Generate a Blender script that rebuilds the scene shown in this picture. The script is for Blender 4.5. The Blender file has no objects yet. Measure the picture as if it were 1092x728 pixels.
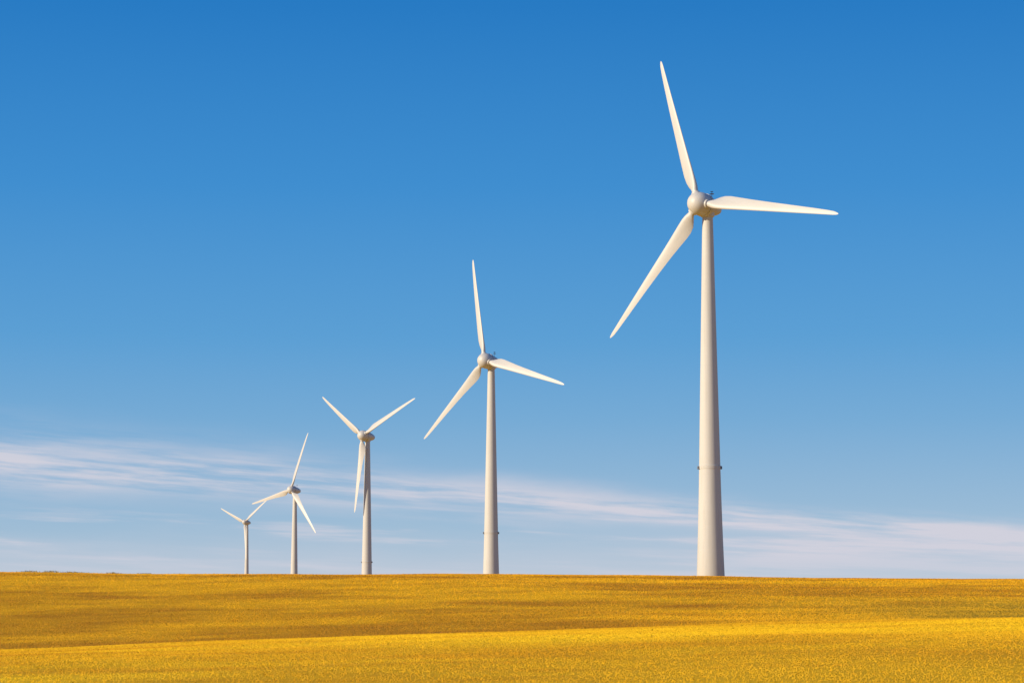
import bpy, math, numpy as np
from mathutils import Vector, Matrix
rng=np.random.default_rng(3)
sc=bpy.context.scene
CZ=2.2; PITCH=math.radians(6.155)
SUN_AZ=math.radians(245); SUN_EL=math.radians(20)   # direction towards the sun

# ---------------------------------------------------------------- helpers
def link(o): sc.collection.objects.link(o); return o
def new_mat(name):
    m=bpy.data.materials.new(name); m.use_nodes=True
    return m,m.node_tree,m.node_tree.nodes['Principled BSDF']
def N(nt,t,**k):
    n=nt.nodes.new(t)
    for a,b in k.items(): setattr(n,a,b)
    return n
def setin(nt,sock,v):
    if isinstance(v,bpy.types.NodeSocket): nt.links.new(v,sock)
    elif v is not None: sock.default_value=v
def M(nt,op,a,b=None,c=None,clamp=False):
    n=N(nt,'ShaderNodeMath',operation=op,use_clamp=clamp)
    setin(nt,n.inputs[0],a); setin(nt,n.inputs[1],b); setin(nt,n.inputs[2],c)
    return n.outputs[0]
def MIX(nt,f,a,b,blend='MIX'):
    n=N(nt,'ShaderNodeMix',data_type='RGBA',blend_type=blend)
    setin(nt,n.inputs[0],f); setin(nt,n.inputs[6],a); setin(nt,n.inputs[7],b)
    return n.outputs[2]
def SS(nt,x,lo,hi):
    n=N(nt,'ShaderNodeMapRange',interpolation_type='SMOOTHSTEP')
    setin(nt,n.inputs[0],x); setin(nt,n.inputs[1],lo); setin(nt,n.inputs[2],hi)
    return n.outputs[0]
def NOISE(nt,vec,scale,detail=4,rough=.5):
    n=N(nt,'ShaderNodeTexNoise'); nt.links.new(vec,n.inputs['Vector'])
    n.inputs['Scale'].default_value=scale; n.inputs['Detail'].default_value=detail; n.inputs['Roughness'].default_value=rough
    return n.outputs[0]
def MAP(nt,vec,scale,loc=(0,0,0),rot=(0,0,0)):
    n=N(nt,'ShaderNodeMapping'); nt.links.new(vec,n.inputs[0])
    n.inputs['Scale'].default_value=scale; n.inputs['Location'].default_value=loc; n.inputs['Rotation'].default_value=rot
    return n.outputs[0]
def COMB(nt,x,y,z):
    n=N(nt,'ShaderNodeCombineXYZ'); setin(nt,n.inputs[0],x); setin(nt,n.inputs[1],y); setin(nt,n.inputs[2],z)
    return n.outputs[0]

# ---------------------------------------------------------------- world
w=bpy.data.worlds.new("World"); sc.world=w; w.use_nodes=True
nt=w.node_tree
tc=N(nt,'ShaderNodeTexCoord'); G=tc.outputs['Generated']
sk=N(nt,'ShaderNodeTexSky',sky_type='NISHITA',sun_disc=False)
sk.sun_elevation=SUN_EL; sk.sun_rotation=SUN_AZ; sk.dust_density=.3; sk.ozone_density=3
nt.links.new(MAP(nt,G,(1,1,1.6),(0,0,.1)),sk.inputs[0])
sx=N(nt,'ShaderNodeSeparateXYZ'); nt.links.new(G,sx.inputs[0])
v=sx.outputs[2]; az=M(nt,'ARCTAN2',sx.outputs[0],sx.outputs[1])
ramp=N(nt,'ShaderNodeValToRGB'); cr=ramp.color_ramp; cr.interpolation='LINEAR'
stops=[(0,(.48,.58,.67)),(.010,(.46,.57,.68)),(.032,(.35,.52,.69)),(.075,(.185,.42,.69)),(.108,(.105,.36,.69)),(.17,(.046,.28,.66)),(.245,(.014,.200,.575)),(.5,(.010,.12,.42)),(1,(.01,.09,.32))]
cr.elements[0].position=stops[0][0]; cr.elements[0].color=(*stops[0][1],1)
cr.elements[1].position=1; cr.elements[1].color=(*stops[-1][1],1)
for p,c in stops[1:-1]:
    e=cr.elements.new(p); e.color=(*c,1)
nt.links.new(v,ramp.inputs[0])
sky_col=MIX(nt,1.0,ramp.outputs[0],(10,10,10,1),'MULTIPLY')
sky=MIX(nt,.10,sky_col,sk.outputs[0])
vc=M(nt,'MULTIPLY_ADD',az,-.0755,.0415)
dv=M(nt,'SUBTRACT',v,vc)
azc=COMB(nt,M(nt,'MULTIPLY',az,9),M(nt,'MULTIPLY',dv,125),.6)
n1=NOISE(nt,azc,1.0,9,.62)
n2=NOISE(nt,COMB(nt,M(nt,'MULTIPLY',az,12),M(nt,'MULTIPLY',v,55),3.3),1.0,4,.5)
wd=M(nt,'MINIMUM',M(nt,'MAXIMUM',M(nt,'MULTIPLY_ADD',az,-.018,.0072),.0050),.016)
dd=M(nt,'DIVIDE',M(nt,'ADD',dv,M(nt,'MULTIPLY_ADD',n2,.016,-.008)),wd)
band=M(nt,'EXPONENT',M(nt,'MULTIPLY',M(nt,'MULTIPLY',dd,dd),-1.0))
c1=M(nt,'MULTIPLY',band,M(nt,'MULTIPLY_ADD',SS(nt,n1,.36,.58),.95,.10))
hz=SS(nt,M(nt,'ADD',v,M(nt,'MULTIPLY_ADD',n2,.02,-.01)),.034,.014)
n3=NOISE(nt,COMB(nt,M(nt,'MULTIPLY',az,7),M(nt,'MULTIPLY',M(nt,'MULTIPLY_ADD',az,.04,v),130),7.7),1.0,8,.6)
c2=M(nt,'MULTIPLY',hz,M(nt,'MULTIPLY_ADD',SS(nt,n3,.38,.60),.50,.38))
win=M(nt,'MULTIPLY',SS(nt,v,.014,.024),SS(nt,v,.046,.030))
c3=M(nt,'MULTIPLY',win,SS(nt,n3,.5,.62))
fac=M(nt,'ADD',M(nt,'MULTIPLY',c1,.95),M(nt,'ADD',M(nt,'MULTIPLY',c2,.85),M(nt,'MULTIPLY',c3,.45)),clamp=True)
sky=MIX(nt,fac,sky,(6.35,6.35,7.2,1))
bg=nt.nodes['Background']; nt.links.new(sky,bg.inputs[0]); bg.inputs[1].default_value=.1

sun=bpy.data.lights.new("sun",'SUN'); sun.energy=5.0; sun.angle=math.radians(.5); sun.color=(1,.85,.64)
so=link(bpy.data.objects.new("sun",sun))
sd=Vector((math.sin(SUN_AZ)*math.cos(SUN_EL),math.cos(SUN_AZ)*math.cos(SUN_EL),math.sin(SUN_EL)))
so.rotation_euler=(-sd).to_track_quat('-Z','Y').to_euler(); so.location=(0,-50,100)
sc.view_settings.view_transform='Standard'; sc.view_settings.look='None'; sc.view_settings.exposure=0
cam=bpy.data.cameras.new("camera"); co=link(bpy.data.objects.new("camera",cam)); sc.camera=co
cam.lens=85; cam.clip_end=40000; co.location=(0,0,CZ); co.rotation_euler=(math.pi/2+PITCH,0,0)

# ---------------------------------------------------------------- terrain
def sstep(t): t=np.clip(t,0,1); return t*t*(3-2*t)
cx=[-300,-60,-32,0,32,80,300]; cz=[-2.1,-1.80,-.76,.62,1.22,1.6,1.7]
def crest(x):
    s=0
    for o in (-14,-7,0,7,14): s=s+np.interp(x+o,cx,cz)
    return s/5
def ground(x,y):
    x=np.asarray(x,float); y=np.asarray(y,float)
    c=crest(x); zr=7.0-.0055*np.clip(x,-140,140)+.12*np.sin(x/27.+1.2)
    yr=440+10*np.sin(x/70.)
    z=np.where(y<150,c*sstep((y-50)/100),0)
    z=np.where((y>=150)&(y<220),c-1.9*sstep((y-150)/70),z)
    z=np.where((y>=220)&(y<yr),(c-1.9)+(zr-c+1.9)*sstep((y-220)/(yr-220)),z)
    post=[(260,1.0),(560,-3),(1060,-16),(1800,-17),(4500,-30),(12000,-60)]
    t=y-yr; prev=zr; p0=0
    for p1,zz in post:
        z=np.where((t>=p0)&(t<p1+(1e9 if p1==12000 else 0)),prev+(zz-prev)*sstep((t-p0)/(p1-p0)),z); prev=zz; p0=p1
    far=np.clip((y-20)/60,0,1)
    z=z+far*(.12*np.sin(x/17+y/31)*np.sin(y/23.+1)+.05*np.sin(x/6.3+y/9.1)+.02*np.sin(x/2.9-y/5.3))*np.where(y<600,1,0.3)
    return z
def graded(a,b,step,far_lo,far_hi,g=1.18):
    mid=list(np.arange(a,b+step/2,step)); lo=[];s=step;x=a
    while x>far_lo: s*=g; x-=s; lo.append(x)
    hi=[];s=step;x=b
    while x<far_hi: s*=g; x+=s; hi.append(x)
    return np.array(lo[::-1]+mid+hi)
gx=graded(-130,130,2.0,-9000,9000); gy=graded(20,520,1.5,-600,11000,1.06)
X,Y=np.meshgrid(gx,gy); Z=ground(X,Y)
nx,ny=len(gx),len(gy)
co_=np.stack([X.ravel(),Y.ravel(),Z.ravel()],1)
i=np.arange(nx*ny).reshape(ny,nx)
fa=np.stack([i[:-1,:-1].ravel(),i[:-1,1:].ravel(),i[1:,1:].ravel(),i[1:,:-1].ravel()],1)
def np_mesh(name,v,f):
    me=bpy.data.meshes.new(name); k=f.shape[1]
    me.vertices.add(len(v)); me.vertices.foreach_set('co',v.astype(np.float32).ravel())
    me.loops.add(f.size); me.loops.foreach_set('vertex_index',f.astype(np.int32).ravel())
    me.polygons.add(len(f)); me.polygons.foreach_set('loop_start',np.arange(0,f.size,k,dtype=np.int32))
    me.polygons.foreach_set('loop_total',np.full(len(f),k,dtype=np.int32))
    me.update(calc_edges=True); return me
me=np_mesh("field_ground",co_,fa); me.polygons.foreach_set('use_smooth',np.ones(len(fa),bool))
go=link(bpy.data.objects.new("field_ground",me))

# crop colour, shared by the ground sheet and the ears of grain
def crop_color(nt):
    g=N(nt,'ShaderNodeNewGeometry').outputs['Position']
    s=N(nt,'ShaderNodeSeparateXYZ'); nt.links.new(g,s.inputs[0])
    x,y=s.outputs[0],s.outputs[1]
    flat=COMB(nt,x,y,0)
    a=NOISE(nt,MAP(nt,flat,(.014,.028,1),(4,2,0),(0,0,.35)),1,5,.58)    # broad swathes
    b=NOISE(nt,MAP(nt,flat,(.06,.09,1),(1,9,0),(0,0,-.3)),1,6,.62)
    f=NOISE(nt,MAP(nt,flat,(.22,.22,1)),1,6,.62)
    near=SS(nt,y,205,160)
    base=MIX(nt,near,(.96,.50,.010,1),(1.0,.615,.012,1))
    dark=MIX(nt,near,(.50,.215,.010,1),(.74,.37,.009,1))
    k=M(nt,'ADD',M(nt,'MULTIPLY',SS(nt,a,.42,.60),.60),M(nt,'MULTIPLY',SS(nt,b,.42,.64),.45),clamp=True)
    c=MIX(nt,k,base,dark)
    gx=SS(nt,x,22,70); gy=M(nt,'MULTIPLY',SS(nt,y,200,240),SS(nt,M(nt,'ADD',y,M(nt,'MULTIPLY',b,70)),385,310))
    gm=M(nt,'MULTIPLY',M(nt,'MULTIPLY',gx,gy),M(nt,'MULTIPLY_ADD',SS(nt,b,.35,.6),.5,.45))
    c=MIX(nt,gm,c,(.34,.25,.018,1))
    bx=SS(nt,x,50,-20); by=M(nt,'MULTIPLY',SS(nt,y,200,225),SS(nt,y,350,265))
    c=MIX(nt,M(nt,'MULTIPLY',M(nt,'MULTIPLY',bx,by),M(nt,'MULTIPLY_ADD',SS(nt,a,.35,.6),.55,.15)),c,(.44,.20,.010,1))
    c=MIX(nt,M(nt,'MULTIPLY',SS(nt,f,.42,.66),.22),c,(.60,.31,.010,1))
    return c,g
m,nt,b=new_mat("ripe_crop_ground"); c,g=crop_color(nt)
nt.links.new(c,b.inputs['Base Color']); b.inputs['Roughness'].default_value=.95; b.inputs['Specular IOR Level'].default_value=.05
bm_=N(nt,'ShaderNodeBump'); bm_.inputs['Strength'].default_value=.35; bm_.inputs['Distance'].default_value=.12
nt.links.new(NOISE(nt,g,1.0,8,.65),bm_.inputs['Height']); nt.links.new(bm_.outputs[0],b.inputs['Normal'])
go.data.materials.append(m)

# ---------------------------------------------------------------- grain heads, one mesh
def sample(n,y0,y1,pad=12):
    yy=rng.uniform(y0,y1,n*2); keep=rng.uniform(0,1,n*2)<(yy/y1); yy=yy[keep][:n]
    xx=rng.uniform(-1,1,len(yy))*(.225*yy+pad); return xx,yy
parts=[sample(330000,42,165),sample(130000,165,300),sample(150000,300,462)]
x=np.concatenate([p[0] for p in parts]); y=np.concatenate([p[1] for p in parts]); n=len(x)
z=ground(x,y)
clump=.5+.5*np.sin(x*.9+np.sin(y*.31)*2)*np.sin(y*.7+np.sin(x*.23)*3)
h=rng.uniform(.02,.05,n)*(1+.3*clump)*np.clip(y/160,.75,1.6); h*=np.where(rng.uniform(0,1,n)<.004,2,1)
wd_=np.clip(y/2200,.032,.15)*rng.uniform(.6,1.7,n)
an=rng.normal(-.45,.5,n); lean=rng.normal(0,.025,(n,2))+np.array([.02,.04])
dx,dy=np.cos(an)*wd_/2,np.sin(an)*wd_/2
V=np.zeros((n,4,3))
V[:,0]=np.stack([x-dx*.8,y-dy*.8,z-.05],1); V[:,1]=np.stack([x+dx*.8,y+dy*.8,z-.05],1)
V[:,2]=np.stack([x+dx+lean[:,0],y+dy+lean[:,1],z+h*.75],1); V[:,3]=np.stack([x-dx*.3+lean[:,0]*1.5,y-dy*.3+lean[:,1]*1.5,z+h],1)
f=np.arange(n*4).reshape(n,4)
me=np_mesh("wheat_crop",V.reshape(-1,3),f)
at=me.attributes.new("tint",'FLOAT','FACE'); at.data.foreach_set('value',rng.uniform(0,1,n).astype(np.float32))
wo=link(bpy.data.objects.new("wheat_crop",me))
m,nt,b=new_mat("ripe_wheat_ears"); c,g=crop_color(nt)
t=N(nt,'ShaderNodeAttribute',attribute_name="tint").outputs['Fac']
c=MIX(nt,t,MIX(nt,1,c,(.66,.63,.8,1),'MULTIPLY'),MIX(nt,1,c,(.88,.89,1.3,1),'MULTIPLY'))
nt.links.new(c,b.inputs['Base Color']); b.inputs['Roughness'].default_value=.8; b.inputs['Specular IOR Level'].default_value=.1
me.materials.append(m)

# weeds standing proud of the crop on the left of the ridge
cen=np.array([-88,-86.5,-84,-83,-80.5,-79,-77.5,-75,-72,-70,-66,-60.]); nb=2600
ci=rng.integers(0,len(cen),nb); wx=cen[ci]+rng.normal(0,.75,nb); wy=438+rng.normal(0,2.0,nb)
wz=ground(wx,wy); hh=rng.uniform(.15,.6,nb)*np.array([.7,1,.6,1.1,.7,1,.8,.6,.9,.5,.6,.5])[ci]
ww=rng.uniform(.05,.16,nb); aa=rng.uniform(0,6.28,nb)
V=np.zeros((nb,4,3)); ux,uy=np.cos(aa)*ww/2,np.sin(aa)*ww/2; lo=np.maximum(hh-.28,-.02)*rng.uniform(0,1,nb)
V[:,0]=np.stack([wx-ux*.3,wy-uy*.3,wz+lo],1);V[:,1]=np.stack([wx+ux,wy+uy,wz+(lo+hh)/2],1)
V[:,2]=np.stack([wx+ux*.2,wy+uy*.2,wz+hh],1);V[:,3]=np.stack([wx-ux,wy-uy,wz+(lo+hh)/2],1)
me=np_mesh("ridge_weeds",V.reshape(-1,3),np.arange(nb*4).reshape(nb,4))
link(bpy.data.objects.new("ridge_weeds",me))
m,nt,b=new_mat("dry_weeds"); 
nt.links.new(MIX(nt,NOISE(nt,N(nt,'ShaderNodeNewGeometry').outputs['Position'],2.0),(.16,.13,.05,1),(.40,.28,.08,1)),b.inputs['Base Color']); b.inputs['Roughness'].default_value=.9
me.materials.append(m)

# ---------------------------------------------------------------- turbine materials
def turbine_paint(name,kind):
    m,nt,b=new_mat(name)
    o=N(nt,'ShaderNodeTexCoord').outputs['Object']
    base=(.615,.59,.54,1)
    if kind=='tower':
        s=N(nt,'ShaderNodeSeparateXYZ'); nt.links.new(o,s.inputs[0])
        seg=M(nt,'DIVIDE',s.outputs[2],3.8)
        wn=N(nt,'ShaderNodeTexWhiteNoise',noise_dimensions='1D'); nt.links.new(M(nt,'FLOOR',seg),wn.inputs['W'])
        c=MIX(nt,M(nt,'MULTIPLY',wn.outputs[0],.12),base,(.53,.50,.44,1))
        joint=M(nt,'LESS_THAN',M(nt,'FRACT',seg),.025)
        c=MIX(nt,M(nt,'MULTIPLY',joint,.08),c,(.42,.41,.38,1))
        st=NOISE(nt,MAP(nt,o,(1.6,1.6,.06)),1,6,.6)
        c=MIX(nt,M(nt,'MULTIPLY',SS(nt,st,.45,.75),.4),c,(.43,.41,.35,1))
        low=SS(nt,s.outputs[2],12,0)
        c=MIX(nt,M(nt,'MULTIPLY',low,.25),c,(.48,.42,.30,1))
        b.inputs['Roughness'].default_value=.7
    else:
        st=NOISE(nt,MAP(nt,o,(.5,.5,.12)),1,5,.6)
        c=MIX(nt,M(nt,'MULTIPLY',SS(nt,st,.4,.75),.4),base,(.50,.475,.42,1))
        b.inputs['Roughness'].default_value=.45
    nt.links.new(c,b.inputs['Base Color']); return m
m_tower=turbine_paint("tower_concrete_paint",'tower'); m_blade=turbine_paint("blade_gelcoat",'blade'); m_nac=turbine_paint("nacelle_paint",'nac')
m_dark,_n,_b=new_mat("dark_gap"); _b.inputs['Base Color'].default_value=(.12,.12,.13,1)
m_steel,_n,_b=new_mat("sensor_steel"); _b.inputs['Base Color'].default_value=(.16,.18,.22,1); _b.inputs['Roughness'].default_value=.5

def lathe(name,prof,mat,parent,seg=48,mtx=None,smooth=True,sharp=35):
    vs=[];fs=[];n=len(prof)
    for (r,z) in prof:
        for k in range(seg):
            a=2*math.pi*k/seg; vs.append((r*math.cos(a),r*math.sin(a),z))
    for j in range(n-1):
        for k in range(seg):
            k2=(k+1)%seg; fs.append((j*seg+k,j*seg+k2,(j+1)*seg+k2,(j+1)*seg+k))
    fs.append(tuple(range(seg-1,-1,-1))); fs.append(tuple((n-1)*seg+k for k in range(seg)))
    me=bpy.data.meshes.new(name); me.from_pydata(vs,[],fs); me.materials.append(mat)
    me.shade_smooth()
    try: me.set_sharp_from_angle(angle=math.radians(sharp))
    except Exception: pass
    o=link(bpy.data.objects.new(name,me)); o.parent=parent
    if mtx is not None: o.matrix_local=mtx
    return o
def boxo(name,lo,hi,mat,parent,mtx=None):
    import bmesh
    bm=bmesh.new(); bmesh.ops.create_cube(bm,size=1)
    for v_ in bm.verts: v_.co=Vector([(lo[i]+hi[i])/2+v_.co[i]*(hi[i]-lo[i]) for i in range(3)])
    bmesh.ops.bevel(bm,geom=bm.edges[:],offset=.03,segments=2,affect='EDGES')
    me=bpy.data.meshes.new(name); bm.to_mesh(me); bm.free(); me.materials.append(mat)
    o=link(bpy.data.objects.new(name,me)); o.parent=parent
    if mtx is not None: o.matrix_local=mtx
    return o
# blade: +Z span, +X leading edge, +Y upwind (towards the nose)
st=[ # r, chord, thickness ratio, twist deg, leading offset fraction
 (1.7,1.25,1.0,0,.5),(2.4,1.25,1.0,0,.5),(3.0,1.5,.85,28,.47),(3.8,2.25,.55,27,.40),(4.8,2.95,.38,24,.34),(6.0,3.2,.30,20,.31),(7.5,3.15,.26,16,.30),
 (10,2.8,.23,12,.30),(13,2.45,.21,9,.31),(17,2.1,.19,6.5,.32),(21,1.8,.18,4.5,.33),(25,1.52,.17,3,.34),(29,1.22,.16,2,.35),(32,.98,.15,1,.37),(33.8,.78,.15,.5,.42),(34.6,.5,.15,0,.5),(35,.16,.2,0,.6)]
def make_blade_mesh():
    vs=[];fs=[];K=28
    for r,c,t,tw,lo in st:
        tw=math.radians(tw+3)
        rn=min(1,max(0,(t-.35)/.5))
        for k in range(K):
            a=2*math.pi*k/K; xx=math.cos(a)           # +1 leading, -1 trailing
            s=(1-xx)/2                                # 0 LE .. 1 TE
            yt=5*t*(.2969*math.sqrt(max(s,0))-.126*s-.3516*s*s+.2843*s**3-.1015*s**4)
            sg=1 if math.sin(a)>=0 else -1
            ya=sg*yt*(1.15 if sg<0 else .85)
            yc=math.sin(a)*.5*t
            y_=(ya*(1-rn)+yc*rn)*c
            x_=(lo-s)*c
            X_=x_*math.cos(tw)-y_*math.sin(tw); Y_=x_*math.sin(tw)+y_*math.cos(tw)
            bend=.9*(r/35)**2.2
            vs.append((X_,Y_-bend*.6,r))
    for j in range(len(st)-1):
        for k in range(K):
            k2=(k+1)%K; fs.append((j*K+k,j*K+k2,(j+1)*K+k2,(j+1)*K+k))
    fs.append(tuple(range(K-1,-1,-1))); fs.append(tuple((len(st)-1)*K+k for k in range(K)))
    me=bpy.data.meshes.new("blade"); me.from_pydata(vs,[],fs); me.materials.append(m_blade)
    me.shade_smooth()
    try: me.set_sharp_from_angle(angle=math.radians(50))
    except Exception: pass
    return me
blade_me=make_blade_mesh()
TILT=math.radians(5); OVER=3.2
def turbine(hub,psi,phi):
    a=Vector((-math.sin(psi)*math.cos(TILT),-math.cos(psi)*math.cos(TILT),math.sin(TILT)))
    u=Vector((0,0,1))-a.z*a; u.normalize(); r=u.cross(a)
    hub=Vector(hub); top=hub-OVER*a
    bx,by=top.x,top.y; bz=float(ground(bx,by))-.3
    root=link(bpy.data.objects.new("wind_turbine",None)); root.location=(bx,by,bz); root.empty_display_size=5
    H=top.z-bz
    Ht=H-1.75
    prof=[]
    for k in range(41):
        f=k/40; rr=1.10+1.62*(1-f)+.25*max(0,(1-f*3.2))**2
        prof.append((rr,Ht*f))
    tower=lathe("tower",prof,m_tower,root,64)
    zr=Ht*.315
    rr=1.10+1.62*(1-.315)
    lathe("tower_flange",[(rr-.1,zr-.45),(rr+.07,zr-.4),(rr+.10,zr),(rr+.10,zr+.28),(rr-.1,zr+.34)],m_tower,root,64)
    for s in (-1,1):
        ang=-.1 if s>0 else math.pi+.1
        mt=Matrix.Rotation(ang,4,'Z')
        boxo("flange_platform",(rr+.02,-.5,zr-.45),(rr+.36,.5,zr+.18),m_steel,root,mt)
    lathe("yaw_collar",[(1.12,Ht-.6),(1.4,Ht-.45),(1.5,Ht+.15),(1.45,Ht+.9)],m_nac,root,48)
    lathe("foundation",[(4.0,-.6),(4.0,.25),(3.7,.32)],m_tower,root,64)
    boxo("tower_door",(-.5,2.6,.9),(.5,3.12,3.1),m_steel,root)
    ax=Matrix((( r.x,u.x,a.x,0),(r.y,u.y,a.y,0),(r.z,u.z,a.z,0),(0,0,0,1)))
    mt=ax.copy(); mt.translation=Vector((0,0,H))
    lathe("nacelle",[(.05,-4.3),(.5,-4.2),(.95,-3.8),(1.35,-3.0),(1.68,-2.0),(1.92,-1.0),(2.08,0),(2.2,.7),(2.42,.85),(2.5,1.1),(2.5,1.5),(2.38,1.62)],m_nac,root,64,mt)
    lathe("rotor_gap",[(2.2,1.55),(2.2,1.8)],m_dark,root,64,mt)
    lathe("hub",[(2.3,1.72),(2.42,1.8),(2.46,2.3),(2.44,2.9),(2.36,3.5),(2.2,4.05),(1.95,4.55),(1.6,5.0),(1.15,5.33),(.6,5.54),(.05,5.6)],m_nac,root,64,mt)
    mz=Matrix.Translation(Vector((0,0,H))-a*1.6+Vector((0,0,1.6)))
    lathe("sensor_mast",[(.05,0),(.04,1.9)],m_steel,root,10,mz)
    lathe("lightning_ring",[(.4,1.35),(.48,1.35),(.48,1.45),(.4,1.45)],m_steel,root,20,mz)
    boxo("wind_sensor",(-.3,-.08,1.8),(.3,.08,1.96),m_steel,root,mz)
    for k in range(3):
        f=phi+k*2*math.pi/3
        b_=math.cos(f)*r+math.sin(f)*u
        l=math.sin(f)*r-math.cos(f)*u       # leading edge, clockwise rotation
        mb=Matrix(((l.x,a.x,b_.x,0),(l.y,a.y,b_.y,0),(l.z,a.z,b_.z,0),(0,0,0,1)))
        mb.translation=Vector((0,0,H))+a*OVER
        o=link(bpy.data.objects.new("blade_%d"%(k+1),blade_me)); o.parent=root; o.matrix_local=mb
        lathe("blade_root_%d"%(k+1),[(.95,1.5),(.95,2.35),(.9,2.5),(.66,2.55)],m_nac,root,32,mb)
turbine((39.08,500.7,85.3),.71,-.167)
turbine((-8.79,773.05,79.41),.722,-.282)
turbine((-67.79,1095.2,77.44),.735,.457)
turbine((-129.8,1420.4,67.97),.742,1.26)
turbine((-243.5,2207.3,75.0),.66,.654)
